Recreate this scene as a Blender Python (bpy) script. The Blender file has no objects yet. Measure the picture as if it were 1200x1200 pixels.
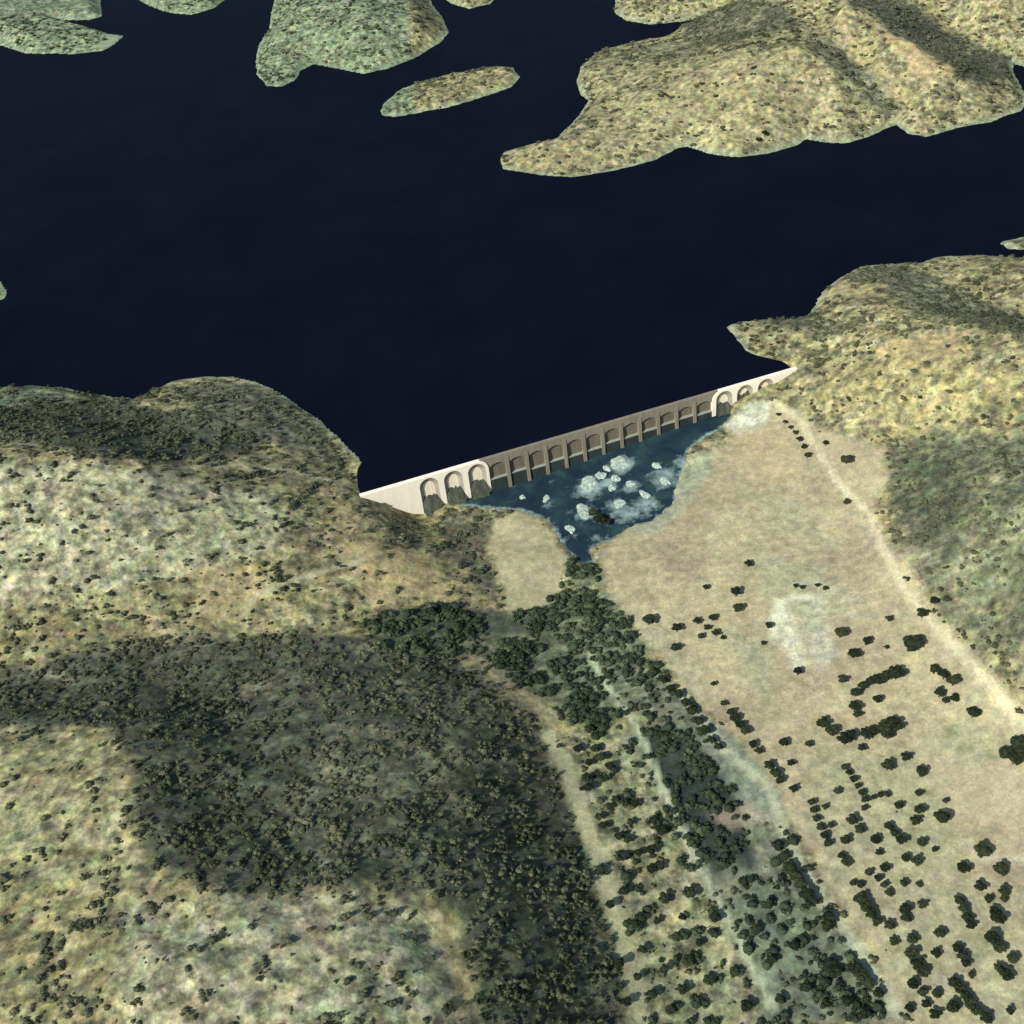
import bpy, math, random
import numpy as np
from mathutils import Vector
random.seed(7); rng = np.random.default_rng(7)
sc = bpy.context.scene
C = sc.collection
PI = math.pi

# ------------------------------------------------------------------ camera
CAM_H = 600.0                       # metres above the lake
VFOV, PITCH, ROLL = 45.0, 40.0, 7.0
F = 600/math.tan(math.radians(VFOV/2))
_p, _r = math.radians(PITCH), math.radians(ROLL)
FW = np.array([0, math.cos(_p), -math.sin(_p)])
UP0 = np.array([0, math.sin(_p), math.cos(_p)]); RI0 = np.array([1., 0, 0])
RI = math.cos(_r)*RI0 - math.sin(_r)*UP0
UP = math.sin(_r)*RI0 + math.cos(_r)*UP0
cam = bpy.data.cameras.new('camera'); co = bpy.data.objects.new('camera', cam); C.objects.link(co)
from mathutils import Matrix
m = Matrix(((RI[0], UP[0], -FW[0], 0), (RI[1], UP[1], -FW[1], 0), (RI[2], UP[2], -FW[2], CAM_H), (0, 0, 0, 1)))
co.matrix_world = m
cam.sensor_fit = 'VERTICAL'; cam.lens_unit = 'FOV'; cam.angle = math.radians(VFOV)
cam.clip_start = 1; cam.clip_end = 60000
sc.camera = co

# ------------------------------------------------------------------ light
SUN_EL = math.radians(37)
sun_h = Vector((-0.70, -0.714, 0)).normalized()
sun_dir = Vector((sun_h.x*math.cos(SUN_EL), sun_h.y*math.cos(SUN_EL), math.sin(SUN_EL)))
w = bpy.data.worlds.new('World'); sc.world = w; w.use_nodes = True
nt = w.node_tree; nt.nodes.clear()
sky = nt.nodes.new('ShaderNodeTexSky'); sky.sky_type = 'NISHITA'; sky.sun_disc = False
sky.sun_elevation = SUN_EL; sky.sun_rotation = math.atan2(sun_h.x, sun_h.y)
bg = nt.nodes.new('ShaderNodeBackground'); bg.inputs[1].default_value = 0.08
ow = nt.nodes.new('ShaderNodeOutputWorld')
nt.links.new(sky.outputs[0], bg.inputs[0]); nt.links.new(bg.outputs[0], ow.inputs[0])
sl = bpy.data.lights.new('sun', 'SUN'); sl.energy = 4.2; sl.angle = math.radians(0.5); sl.color = (1, .97, .90)
so = bpy.data.objects.new('sun', sl); C.objects.link(so)
so.rotation_euler = sun_dir.to_track_quat('Z', 'Y').to_euler()
sc.view_settings.view_transform = 'Standard'; sc.view_settings.look = 'None'
sc.view_settings.exposure = 0.42; sc.view_settings.gamma = 1

# ------------------------------------------------------------------ helpers
def P(px, py, z=0.0):               # a point of the photograph on the level z -> world
    d = F*FW + (px-600)*RI - (py-600)*UP
    t = (z-CAM_H)/d[2]
    return np.array([t*d[0], t*d[1], z])
def tag(o, label=None, cat=None, group=None, kind=None):
    if label: o['label'] = label
    if cat: o['category'] = cat
    if group: o['group'] = group
    if kind: o['kind'] = kind
    return o
def mesh(name, V, Fc, mat, parent=None, smooth=False):
    me = bpy.data.meshes.new(name); me.from_pydata([tuple(v) for v in V], [], Fc)
    me.materials.append(mat); me.update()
    if smooth: me.polygons.foreach_set('use_smooth', [True]*len(me.polygons))
    o = bpy.data.objects.new(name, me); C.objects.link(o)
    if parent: o.parent = parent
    return o
def np_mesh(name, V, Fq, mat, smooth=True, n=None):      # fast: all faces the same size
    V = np.asarray(V, np.float32); Fq = np.asarray(Fq, np.int32); k = Fq.shape[1]
    me = bpy.data.meshes.new(name)
    me.vertices.add(len(V)); me.vertices.foreach_set('co', V.ravel())
    me.loops.add(Fq.size); me.loops.foreach_set('vertex_index', Fq.ravel())
    me.polygons.add(len(Fq)); me.polygons.foreach_set('loop_start', np.arange(0, Fq.size, k, dtype=np.int32))
    me.update(calc_edges=True)
    me.polygons.foreach_set('use_smooth', np.full(len(Fq), smooth))
    me.materials.append(mat); me.validate()
    return me
def add_obj(name, me, parent=None):
    o = bpy.data.objects.new(name, me); C.objects.link(o); o.parent = parent; return o
def vnoise(x, y, scale, seed):      # smooth value noise, -1..1
    r = np.random.default_rng(seed); T = r.uniform(-1, 1, (256, 256))
    a = x/scale; b = y/scale
    i = np.floor(a).astype(int); j = np.floor(b).astype(int)
    fx = a-i; fy = b-j; fx = fx*fx*(3-2*fx); fy = fy*fy*(3-2*fy)
    g = lambda i, j: T[i % 256, j % 256]
    return (g(i, j)*(1-fx)+g(i+1, j)*fx)*(1-fy)+(g(i, j+1)*(1-fx)+g(i+1, j+1)*fx)*fy
def fbm(x, y, scale, seed, octv=4, gain=.5):
    s = 0; a = 1; t = 0
    for k in range(octv):
        c, q = math.cos(k*1.1+seed), math.sin(k*1.1+seed)
        s = s + a*vnoise(x*c-y*q, x*q+y*c, scale/2**k, seed+k); t += a; a *= gain
    return s/t
def inside(poly, x, y):
    r = np.zeros(x.shape, bool); n = len(poly)
    for i in range(n):
        x1, y1 = poly[i]; x2, y2 = poly[(i+1) % n]
        if y1 == y2: continue
        c = ((y1 > y) != (y2 > y)) & (x < (x2-x1)*(y-y1)/(y2-y1)+x1)
        r ^= c
    return r
def segdist(pts, x, y, closed=True):
    d = np.full(x.shape, 1e9); n = len(pts)
    for i in range(n if closed else n-1):
        ax, ay = pts[i]; bx, by = pts[(i+1) % n]
        vx, vy = bx-ax, by-ay; L = vx*vx+vy*vy+1e-9
        t = np.clip(((x-ax)*vx+(y-ay)*vy)/L, 0, 1)
        d = np.minimum(d, (x-ax-t*vx)**2+(y-ay-t*vy)**2)
    return np.sqrt(d)
def sdist(poly, x, y):              # positive inside
    d = segdist(poly, x, y); return np.where(inside(poly, x, y), d, -d)
def sstep(a, b, v):
    t = np.clip((v-a)/(b-a), 0, 1); return t*t*(3-2*t)

# ------------------------------------------------------------------ the dam line
W0 = P(422.3, 580, 3.0); W1 = P(934, 430.6, 3.0)
DL = float(np.linalg.norm(W1-W0)); U = (W1-W0)/DL; N = np.array([U[1], -U[0], 0])   # N points downstream
def D(s, v, z): return np.array([W0[0]+s*U[0]+v*N[0], W0[1]+s*U[1]+v*N[1], z])

# ------------------------------------------------------------------ the shape of the land
LAND = [  # shorelines, and below the dam the contour of the same level
 [(-500,480),(-200,470),(-100,462),(0,455),(40,452),(75,455),(110,462),(135,466),(155,468),(165,465),(200,448),(240,442),(275,441),(300,447),(320,458),(345,472),(370,490),(395,510),(420,535),(435,553),(440,568),(430,580),
  (440,620),(455,660),(445,690),(430,705),(400,722),(440,755),(500,800),(560,835),(610,900),(650,1000),(680,1100),(715,1250),(760,1500),(-900,1500)],
 [(934,431),(912,436),(890,436),(880,420),(865,400),(850,383),(870,376),(895,374),(920,375),(945,371),(958,355),(965,342),(985,325),(1010,313),(1050,309),(1080,308),(1100,301),(1150,300),(1200,303),(1260,298),(1500,250),(2000,300),(2000,1100),
  (1300,880),(1200,800),(1110,740),(1078,690),(1053,630),(1044,570),(1010,540),(975,510),(955,470)],
 [(1172,284),(1200,277),(1280,262),(1400,230),(1400,262),(1280,282),(1200,292),(1182,291)],
 [(586,186),(590,178),(610,172),(640,168),(655,160),(668,148),(682,130),(690,117),(680,110),(676,98),(680,78),(700,62),(740,54),(770,50),(790,38),(830,24),(865,17),(840,18),(800,25),(760,28),(735,24),(720,14),(722,0),(740,-20),(800,-60),(1000,-150),(1400,-220),(1900,-100),(1900,0),(1400,60),(1230,86),(1187,74),(1186,84),(1195,100),(1205,118),(1195,130),(1160,143),(1120,150),(1085,161),(1065,157),(1050,146),(1035,152),(1019,160),(996,167),(973,167),(945,163),(934,170),(900,180),(866,184),(832,180),(806,171),(792,174),(770,187),(730,198),(673,208),(631,205),(588,198)],
 [(322,0),(318,15),(316,35),(305,50),(300,72),(302,90),(312,101),(330,102),(345,95),(352,82),(368,74),(395,80),(425,86),(455,80),(490,66),(515,50),(526,38),(518,20),(505,5),(495,-30),(450,-80),(380,-80),(335,-30)],
 [(446,130),(450,120),(470,105),(500,95),(530,88),(570,80),(600,80),(610,90),(600,102),(570,112),(530,124),(490,132),(462,138),(448,136)],
 [(-200,20),(-80,40),(0,52),(30,62),(85,64),(120,60),(134,52),(145,42),(127,40),(92,30),(66,23),(105,23),(120,19),(117,5),(120,-15),(60,-70),(-200,-70)],
 [(165,0),(175,6),(200,15),(225,17),(250,10),(263,0),(272,-20),(220,-45),(155,-20)],
 [(505,-12),(530,4),(550,10),(575,5),(590,-10),(560,-40),(520,-35)],
 [(-60,318),(-20,322),(0,328),(10,340),(3,350),(-30,356),(-60,352)],
]
LANDW = [[tuple(P(a, b, 0)[:2]) for a, b in q] for q in LAND]
CT = [  # spot heights: place in the photograph, level in metres
 # left hill
 (0,532,85),(130,540,75),(-150,520,92),(-350,540,95),(190,562,56),(260,552,40),(330,563,24),(395,575,9),(300,485,20),(240,470,16),(180,495,22),(100,480,20),(0,480,25),(360,525,10),(410,560,4),
 (-150,660,60),(0,650,52),(80,600,66),(150,650,42),(300,650,22),(400,640,6),(100,720,30),(250,700,16),(350,690,8),(440,640,1),
 (-200,800,36),(-100,797,32),(0,787,25),(150,752,14),(300,742,5),(400,730,-3),(440,722,-10),(520,718,-22),(600,722,-28),
 # near hill
 (-250,850,80),(-100,845,80),(0,845,78),(140,862,82),(160,930,92),(172,1010,97),(260,1048,97),(400,1050,80),(490,1045,56),(535,1110,40),(560,1200,38),(0,1000,88),(100,1100,97),(300,1150,102),(450,1150,78),(-100,1300,90),(300,1400,105),(560,1350,40),(-400,1000,90),
 (220,800,20),(250,870,48),(300,960,66),(380,860,38),(420,950,55),(450,800,14),(500,880,25),(520,980,38),(560,900,12),(580,1000,16),(620,1100,8),(650,1200,4),(560,820,-6),(600,860,-12),
 (650,880,-24),(690,1000,-25),(720,1100,-26),(750,1220,-26),(630,800,-26),
 # left bank below the dam
 (470,670,-8),(490,640,-16),(500,700,-18),(520,620,-31),(540,650,-29),(560,690,-27),(610,650,-27),(630,700,-27),
 # valley floor and plain
 (620,760,-28),(700,700,-29),(730,840,-29),(800,1000,-30),(900,1150,-31),(1000,1300,-31),(820,850,-29),
 (760,650,-25),(720,620,-27),(850,600,-20),(800,540,-25),(870,500,-19),(900,500,-14),(935,490,-9),(900,700,-21),(1000,800,-20),(1100,1000,-22),(1150,1150,-23),(1000,650,-14),(1030,620,-8),(1090,780,-14),(1170,850,-14),(1300,1000,-13),(1000,1000,-25),(970,550,-9),(1300,1300,-18),(1020,570,-5),(900,900,-26),
 # right bank
 (1030,332,20),(1120,380,47),(1200,408,66),(1300,440,85),(1100,325,6),(1150,349,12),(1200,368,17),(1300,402,25),(1200,335,30),(1150,318,14),(1300,350,45),(930,392,10),(900,390,8),(950,410,14),(1000,400,24),(1060,400,36),(1000,440,18),(1100,450,36),(1200,470,44),(960,460,3),(1050,500,8),(1000,500,3),(1100,505,12),(1200,500,24),(1300,520,45),
 (1100,600,15),(1200,600,45),(1200,700,25),(1150,700,8),(1300,650,75),(1100,545,16),(1200,545,36),(1400,700,90),(1300,800,30),(1080,640,5),
 # far peninsula
 (620,188,6),(700,180,8),(720,150,16),(700,90,14),(760,110,28),(760,75,18),(850,80,48),(850,45,30),(900,120,36),(850,150,16),(780,160,12),(940,55,66),(985,97,46),(1030,133,12),(968,40,46),(1012,84,26),(1050,122,5),(990,0,88),(1050,42,72),(1108,90,42),(1150,128,10),(1090,130,12),(1060,-8,36),(1120,36,16),(1175,66,4),(1160,85,8),(1200,30,40),(1300,0,70),(1150,-30,70),(900,0,60),(900,30,50),(760,5,12),(830,0,20),(800,-30,30),(1000,-60,90),(940,150,12),
 (410,40,28),(460,20,34),(350,50,16),(325,75,7),(480,50,14),(400,0,40),(400,-40,30),
 (530,106,7),(580,93,6),(480,118,5),
 (40,40,14),(0,25,20),(90,8,10),(100,48,5),(210,2,6),(-100,0,25),(-30,338,5),
 # lake bed
 (100,300,-30),(300,300,-35),(500,300,-40),(700,280,-35),(600,400,-35),(450,450,-25),(750,400,-30),(850,300,-25),(100,100,-30),(600,30,-20),(-300,300,-30),(400,150,-25),(1100,230,-25),(1300,170,-25),
]
_i0 = CT.index((-250,850,80)); _i1 = CT.index((650,880,-24))
CT = [(a, b, c*.56 if _i0 <= k < _i1 and c > 0 else c) for k, (a, b, c) in enumerate(CT)]
cp = [P(a, b, c) for a, b, c in CT]
for s, z in ((-25,8),(0,2.2),(10,-6),(20,-14),(30,-23),(40,-31),(60,-33),(85,-33),(105,-33),(135,-33),(165,-32),(200,-31),(235,-28),(270,-25),(300,-22),(312,-15.5),(324,-12.5),(333,-11.5),(344,-8),(358,-6),(369,-3.5),(381,2.4),(400,5)):
    cp.append(D(s, 1.5, z)); cp.append(D(s, 14, z-(1 if 5 < s < 375 else 0)))
    cp.append(D(s, -10, z if (s < 0 or s > 381) else z-2))
cp = np.array(cp)
EPS2 = 8.0**2
def ker(dx, dy): return np.sqrt(dx*dx+dy*dy+EPS2)
A = ker(cp[:, None, 0]-cp[None, :, 0], cp[:, None, 1]-cp[None, :, 1])
A = A - np.eye(len(cp))*6.0
zm = cp[:, 2].mean(); RW = np.linalg.solve(A, cp[:, 2]-zm)
def rbf(x, y):
    o = np.full(x.shape, zm)
    for (a, b, _), q in zip(cp, RW): o = o + q*ker(x-a, y-b)
    return o
RIV = [(540,588),(585,592),(612,594),(640,606),(655,625),(662,642),(680,660),(697,657),(692,640),(715,632),(740,618),(762,612),(790,592),(797,562),(806,534),(822,520),(846,508),(862,492),(850,478),(838,462),(600,522),(540,545)]
RIV2 = [(783,868),(800,876),(822,893),(842,918),(856,948),(858,968),(842,962),(826,940),(806,915),(788,890)]
RIVW = [tuple(P(a, b, -28)[:2]) for a, b in RIV]; RIV2W = [tuple(P(a, b, -29.5)[:2]) for a, b in RIV2]
def river_z(x, y):
    s = (x-W0[0])*U[0]+(y-W0[1])*U[1]; v = (x-W0[0])*N[0]+(y-W0[1])*N[1]
    near = -31.0 + 9.5*sstep(110, 305, s)
    return near + (-29.5-near)*sstep(10, 110, v)
def height(x, y):
    h = rbf(x, y)
    sd = np.full(x.shape, -1e9)
    for q in LANDW: sd = np.maximum(sd, sdist(q, x, y))
    s = (x-W0[0])*U[0]+(y-W0[1])*U[1]; v = (x-W0[0])*N[0]+(y-W0[1])*N[1]
    dd = np.hypot(np.clip(np.maximum(-s-10, s-DL-10), 0, None), v)          # away from the dam
    far = sstep(12, 60, dd)
    shore_wiggle = fbm(x, y, 26, 31, 3)*2.5*far
    sdn = sd + shore_wiggle
    cap = 0.62*np.abs(sdn)+0.05
    hl = np.where(sdn > 0, np.minimum(np.maximum(h, 0.10*sdn+.1), cap), np.maximum(np.minimum(h, -.2*np.abs(sdn)), -cap))
    up = sstep(0, 50, -v)                                # shore lines rule upstream of the dam, spot heights below it
    h = h*(1-up) + hl*up
    h = np.where((v > 0) | (sd > 0), h, np.minimum(h, -0.3))
    hill = np.clip(h, 0, 30)/30*far
    h = h + hill*(fbm(x, y, 75, 3, 4)*6.5 - np.abs(fbm(x, y, 46, 9, 3))*5 + 1.5) + far*np.clip((h+4)/10, .08, 1)*fbm(x, y, 22, 5, 3)*1.6*np.clip(np.abs(h)/3, 0, 1)
    rz = river_z(x, y)
    for q in (RIVW,):
        d = sdist(q, x, y)+fbm(x, y, 9, 77, 3)*2.2
        near_s = sstep(-32, -13, d)
        h = h*(1-near_s) + np.where(d > 0, np.minimum(h, rz-.6-.12*np.clip(d, 0, 10)), np.maximum(h, rz+.45-.10*d))*near_s
    R = np.hypot(x-100, y-1100)
    out = sstep(1500, 2600, R)
    h = h*(1-out) + out*(55+fbm(x, y, 500, 21, 4)*45)
    return h
def axis(lo, hi, step, far, g=1.12):
    a = list(np.arange(lo, hi+.1, step)); d = step
    while a[-1] < far: d *= g; a.append(a[-1]+d)
    d = step
    b = [lo]
    while b[-1] > -far: d *= g; b.append(b[-1]-d)
    return np.array(b[:0:-1]+a)
gx = axis(-640, 800, 3.2, 14000)
gy = np.concatenate([axis(180, 1250, 3.2, 1251)[:], ])
gy = gy[(gy >= -5000) & (gy <= 1250)]
d = 3.2; l = [gy[-1]]
while l[-1] < 2150: d = min(d*1.01, 6.5); l.append(l[-1]+d)
while l[-1] < 16000: d *= 1.12; l.append(l[-1]+d)
gy = np.concatenate([gy, l[1:]])
GX, GY = np.meshgrid(gx, gy)
GZ = height(GX.ravel(), GY.ravel()).reshape(GX.shape)
def hgt(x, y):
    x = np.asarray(x, float); y = np.asarray(y, float)
    i = np.clip(np.searchsorted(gx, x)-1, 0, len(gx)-2); j = np.clip(np.searchsorted(gy, y)-1, 0, len(gy)-2)
    a = np.clip((x-gx[i])/(gx[i+1]-gx[i]), 0, 1); b = np.clip((y-gy[j])/(gy[j+1]-gy[j]), 0, 1)
    return (GZ[j, i]*(1-a)+GZ[j, i+1]*a)*(1-b)+(GZ[j+1, i]*(1-a)+GZ[j+1, i+1]*a)*b
def G(px, py, dz=0.0):              # a point of the photograph on the ground (or dz above it)
    d = F*FW + (px-600)*RI - (py-600)*UP; d = d/np.linalg.norm(d)
    t0 = (130-CAM_H)/d[2]; t1 = (-45-CAM_H)/d[2]
    t = np.linspace(t0, t1, 600); x = t*d[0]; y = t*d[1]; z = CAM_H+t*d[2]
    below = z < hgt(x, y)+dz
    k = int(np.argmax(below)) if below.any() else len(t)-1
    return np.array([x[k], y[k], float(hgt(x[k], y[k]))])
def gpoly(q): return [tuple(G(a, b)[:2]) for a, b in q]

# ------------------------------------------------------------------ materials
def new_mat(name):
    m = bpy.data.materials.new(name); m.use_nodes = True; nt = m.node_tree
    b = nt.nodes['Principled BSDF']; return m, nt, b
def nz(nt, scale, detail=4, rough=.6, dist=0, coord='Object', mapping=None):
    tc = nt.nodes.new('ShaderNodeTexCoord'); n = nt.nodes.new('ShaderNodeTexNoise')
    n.inputs['Scale'].default_value = scale; n.inputs['Detail'].default_value = detail; n.inputs['Roughness'].default_value = rough; n.inputs['Distortion'].default_value = dist
    src = tc.outputs[coord]
    if mapping:
        mp = nt.nodes.new('ShaderNodeMapping'); mp.inputs['Scale'].default_value = mapping; nt.links.new(src, mp.inputs[0]); src = mp.outputs[0]
    nt.links.new(src, n.inputs['Vector']); return n
def ramp(nt, src, stops, interp='LINEAR'):
    r = nt.nodes.new('ShaderNodeValToRGB'); r.color_ramp.interpolation = interp
    e = r.color_ramp.elements
    while len(e) < len(stops): e.new(.5)
    for q, (p, c) in zip(e, stops): q.position = p; q.color = (*c, 1)
    nt.links.new(src, r.inputs[0]); return r
def mix(nt, a, b, fac, mode='MIX'):
    x = nt.nodes.new('ShaderNodeMix'); x.data_type = 'RGBA'; x.blend_type = mode
    for s, v in ((6, a), (7, b)):
        if isinstance(v, tuple): x.inputs[s].default_value = (*v, 1)
        else: nt.links.new(v, x.inputs[s])
    if isinstance(fac, float): x.inputs[0].default_value = fac
    else: nt.links.new(fac, x.inputs[0])
    return x.outputs[2]
def bump(nt, src, b, st=.5, dist=1.0):
    bp = nt.nodes.new('ShaderNodeBump'); bp.inputs['Strength'].default_value = st; bp.inputs['Distance'].default_value = dist
    nt.links.new(src, bp.inputs['Height']); nt.links.new(bp.outputs[0], b.inputs['Normal'])

# ground: soil colour from the land-cover map, mottled with herbs and stones
mg, nt, b = new_mat('ground_soil')
at = nt.nodes.new('ShaderNodeAttribute'); at.attribute_name = 'soil'
av = nt.nodes.new('ShaderNodeAttribute'); av.attribute_name = 'mottle'
n1 = nz(nt, .105, 4, .6); n2 = nz(nt, .028, 4, .6); n3 = nz(nt, .6, 4, .7); n4 = nz(nt, .13, 3, .55); n6 = nz(nt, .11, 4, .65); n7 = nz(nt, .17, 4, .6)
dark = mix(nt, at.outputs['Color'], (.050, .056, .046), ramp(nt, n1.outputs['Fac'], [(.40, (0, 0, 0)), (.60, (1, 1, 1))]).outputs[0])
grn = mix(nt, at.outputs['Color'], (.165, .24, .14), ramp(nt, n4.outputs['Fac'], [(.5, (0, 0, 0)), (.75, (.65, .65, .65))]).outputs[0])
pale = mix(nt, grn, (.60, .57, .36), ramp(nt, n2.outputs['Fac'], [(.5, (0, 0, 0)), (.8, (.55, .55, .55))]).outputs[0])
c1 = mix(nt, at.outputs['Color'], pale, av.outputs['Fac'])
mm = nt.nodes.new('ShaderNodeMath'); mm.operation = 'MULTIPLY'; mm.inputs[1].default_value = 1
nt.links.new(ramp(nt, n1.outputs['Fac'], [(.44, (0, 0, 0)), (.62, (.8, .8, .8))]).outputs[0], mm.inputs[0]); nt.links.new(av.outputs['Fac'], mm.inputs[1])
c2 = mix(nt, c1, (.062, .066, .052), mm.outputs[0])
mot_c = nt.nodes.new('ShaderNodeMix'); mot_c.data_type = 'VECTOR'
cc = nt.nodes.new('ShaderNodeVectorMath'); cc.operation = 'MULTIPLY_ADD'; cc.inputs[1].default_value = (.85, .75, 1.35); cc.inputs[2].default_value = (.56, .62, .30)
nt.links.new(n6.outputs['Color'], cc.inputs[0])
fm_ = nt.nodes.new('ShaderNodeMath'); fm_.operation = 'MULTIPLY_ADD'; fm_.inputs[1].default_value = .72; fm_.inputs[2].default_value = .16
nt.links.new(av.outputs['Fac'], fm_.inputs[0])
c2 = mix(nt, c2, cc.outputs[0], fm_.outputs[0], 'MULTIPLY')
lum = ramp(nt, n7.outputs['Fac'], [(.33, (.36, .37, .36)), (.5, (.94, .94, .94)), (.65, (1.62, 1.60, 1.5))])
c2 = mix(nt, c2, lum.outputs[0], fm_.outputs[0], 'MULTIPLY')
nL = nz(nt, .045, 4, .62)
c2 = mix(nt, c2, ramp(nt, nL.outputs['Fac'], [(.34, (.60, .62, .62)), (.5, (.97, .97, .97)), (.66, (1.28, 1.26, 1.18))]).outputs[0], fm_.outputs[0], 'MULTIPLY')
c3 = mix(nt, c2, ramp(nt, n3.outputs['Fac'], [(.28, (.62, .63, .62)), (.72, (1.08, 1.07, 1.04))]).outputs[0], 1.0, 'MULTIPLY')
n5 = nz(nt, .018, 3, .5)
c4 = mix(nt, c3, ramp(nt, n5.outputs['Fac'], [(.35, (.88, .84, .86)), (.65, (1.04, 1.06, .98))]).outputs[0], .8, 'MULTIPLY')
nt.links.new(c4, b.inputs['Base Color']); b.inputs['Roughness'].default_value = .95; b.inputs['Specular IOR Level'].default_value = .1
bump(nt, n1.outputs['Fac'], b, .35, 1.6)

def veg_mat(name, stops, obj_info=False):
    m, nt, b = new_mat(name)
    at = nt.nodes.new('ShaderNodeAttribute'); at.attribute_name = 'tint'
    src = at.outputs['Fac']
    if obj_info:
        oi = nt.nodes.new('ShaderNodeObjectInfo'); src = oi.outputs['Random']
    r = ramp(nt, src, stops)
    n = nz(nt, .9 if not obj_info else 1.4, 3, .7)
    c = mix(nt, r.outputs[0], ramp(nt, n.outputs['Fac'], [(.3, (.55, .6, .55)), (.7, (1.3, 1.3, 1.2))]).outputs[0], 1.0, 'MULTIPLY')
    nt.links.new(c, b.inputs['Base Color']); b.inputs['Roughness'].default_value = .9; b.inputs['Specular IOR Level'].default_value = .15
    bump(nt, n.outputs['Fac'], b, .8, .6)
    return m
M_scrub = veg_mat('scrub_leaves', [(0, (.040, .046, .028)), (.35, (.072, .080, .046)), (.7, (.100, .108, .064)), (1, (.145, .145, .085))])
M_wood = veg_mat('woodland_leaves', [(0, (.024, .034, .021)), (.5, (.043, .060, .036)), (1, (.085, .108, .055))])
M_crown = veg_mat('oak_leaves', [(0, (.014, .020, .010)), (.5, (.022, .030, .015)), (1, (.038, .048, .023))], True)
M_bark, nt, b = new_mat('bark'); n = nz(nt, 3, 4)
nt.links.new(ramp(nt, n.outputs['Fac'], [(.3, (.05, .04, .03)), (.7, (.12, .10, .08))]).outputs[0], b.inputs['Base Color']); b.inputs['Roughness'].default_value = .95

def water_mat(name, c0, c1, c2, rough, spec, sc1=.01):
    m, nt, b = new_mat(name)
    n = nz(nt, sc1, 4, .6, .4); n2 = nz(nt, .25, 3, .6); b.inputs['IOR'].default_value = 1.2
    r = ramp(nt, n.outputs['Fac'], [(.3, c0), (.52, c1), (.72, c2)])
    nt.links.new(r.outputs[0], b.inputs['Base Color'])
    b.inputs['Roughness'].default_value = rough; b.inputs['Specular IOR Level'].default_value = spec
    bump(nt, n2.outputs['Fac'], b, .15, .25)
    return m
M_lake = water_mat('lake_water', (.0030, .0042, .0100), (.0038, .0050, .0116), (.0042, .0060, .0130), .4, .03)
M_river = water_mat('river_water', (.010, .021, .036), (.016, .036, .046), (.030, .066, .062), .35, .2, .05)
nt = M_river.node_tree; b = nt.nodes['Principled BSDF']; src = b.inputs['Base Color'].links[0].from_socket
at = nt.nodes.new('ShaderNodeAttribute'); at.attribute_name = 'shallow'; n = nz(nt, .16, 4, .65)
mm = nt.nodes.new('ShaderNodeMath'); mm.operation = 'MULTIPLY_ADD'; mm.inputs[1].default_value = 1.6; mm.inputs[2].default_value = -.8
nt.links.new(n.outputs['Fac'], mm.inputs[0]); ad = nt.nodes.new('ShaderNodeMath'); nt.links.new(mm.outputs[0], ad.inputs[0]); nt.links.new(at.outputs['Fac'], ad.inputs[1])
nt.links.new(mix(nt, src, (.26, .36, .33), ramp(nt, ad.outputs[0], [(.30, (0, 0, 0)), (.95, (1, 1, 1))]).outputs[0]), b.inputs['Base Color'])
M_pond = water_mat('pond_water', (.012, .014, .022), (.016, .020, .032), (.022, .032, .036), .4, .1, .06)

def concrete(name, col, streak, vary=.12, vs=1.0):
    m, nt, b = new_mat(name)
    n = nz(nt, 1.0, 4, .6, 0, 'Object', (.25, .25, .03)); n2 = nz(nt, .8, 5, .65)
    n3 = nz(nt, 1.0, 3, .6, 0, 'Object', (1.6*vs, 1.6*vs, .03))
    lo = tuple(c*(1-vary*1.6) for c in col); hi = tuple(min(1, c*(1+vary*.6)) for c in col)
    c = ramp(nt, n.outputs['Fac'], [(.3, lo), (.7, hi)]).outputs[0]
    c = mix(nt, c, ramp(nt, n2.outputs['Fac'], [(.3, (.86, .86, .86)), (.7, (1.06, 1.06, 1.06))]).outputs[0], 1.0, 'MULTIPLY')
    c = mix(nt, c, streak, ramp(nt, n3.outputs['Fac'], [(.48, (0, 0, 0)), (.66, (.7, .7, .7))]).outputs[0])
    nt.links.new(c, b.inputs['Base Color']); b.inputs['Roughness'].default_value = .9; b.inputs['Specular IOR Level'].default_value = .2
    bump(nt, n2.outputs['Fac'], b, .3, .15)
    return m
M_white = concrete('white_render', (.90, .84, .68), (.80, .73, .56), .06)
M_niche = concrete('cream_niche', (.84, .76, .58), (.66, .54, .36), .06)
M_reveal = concrete('reveal_shade', (.34, .31, .25), (.26, .24, .19), .08)  # arch splays: wall colour darkened, their shade painted in
M_tan = concrete('tan_concrete', (.235, .215, .155), (.16, .15, .11), .14)
M_panel = concrete('brown_panel', (.170, .150, .105), (.085, .075, .055), .12, 1.6)
M_sill = concrete('pale_sill', (.30, .32, .26), (.30, .32, .27), .10)
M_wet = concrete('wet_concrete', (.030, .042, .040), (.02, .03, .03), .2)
M_earth = concrete('wet_earth', (.085, .095, .070), (.03, .034, .026), .35)
M_rock, nt, b = new_mat('pale_rock'); n = nz(nt, .35, 5, .65)
oi = nt.nodes.new('ShaderNodeObjectInfo')
c = ramp(nt, n.outputs['Fac'], [(.3, (.16, .23, .19)), (.5, (.36, .46, .38)), (.7, (.62, .70, .60))]).outputs[0]
nt.links.new(c, b.inputs['Base Color']); b.inputs['Roughness'].default_value = .9; bump(nt, n.outputs['Fac'], b, .6, 1)

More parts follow.
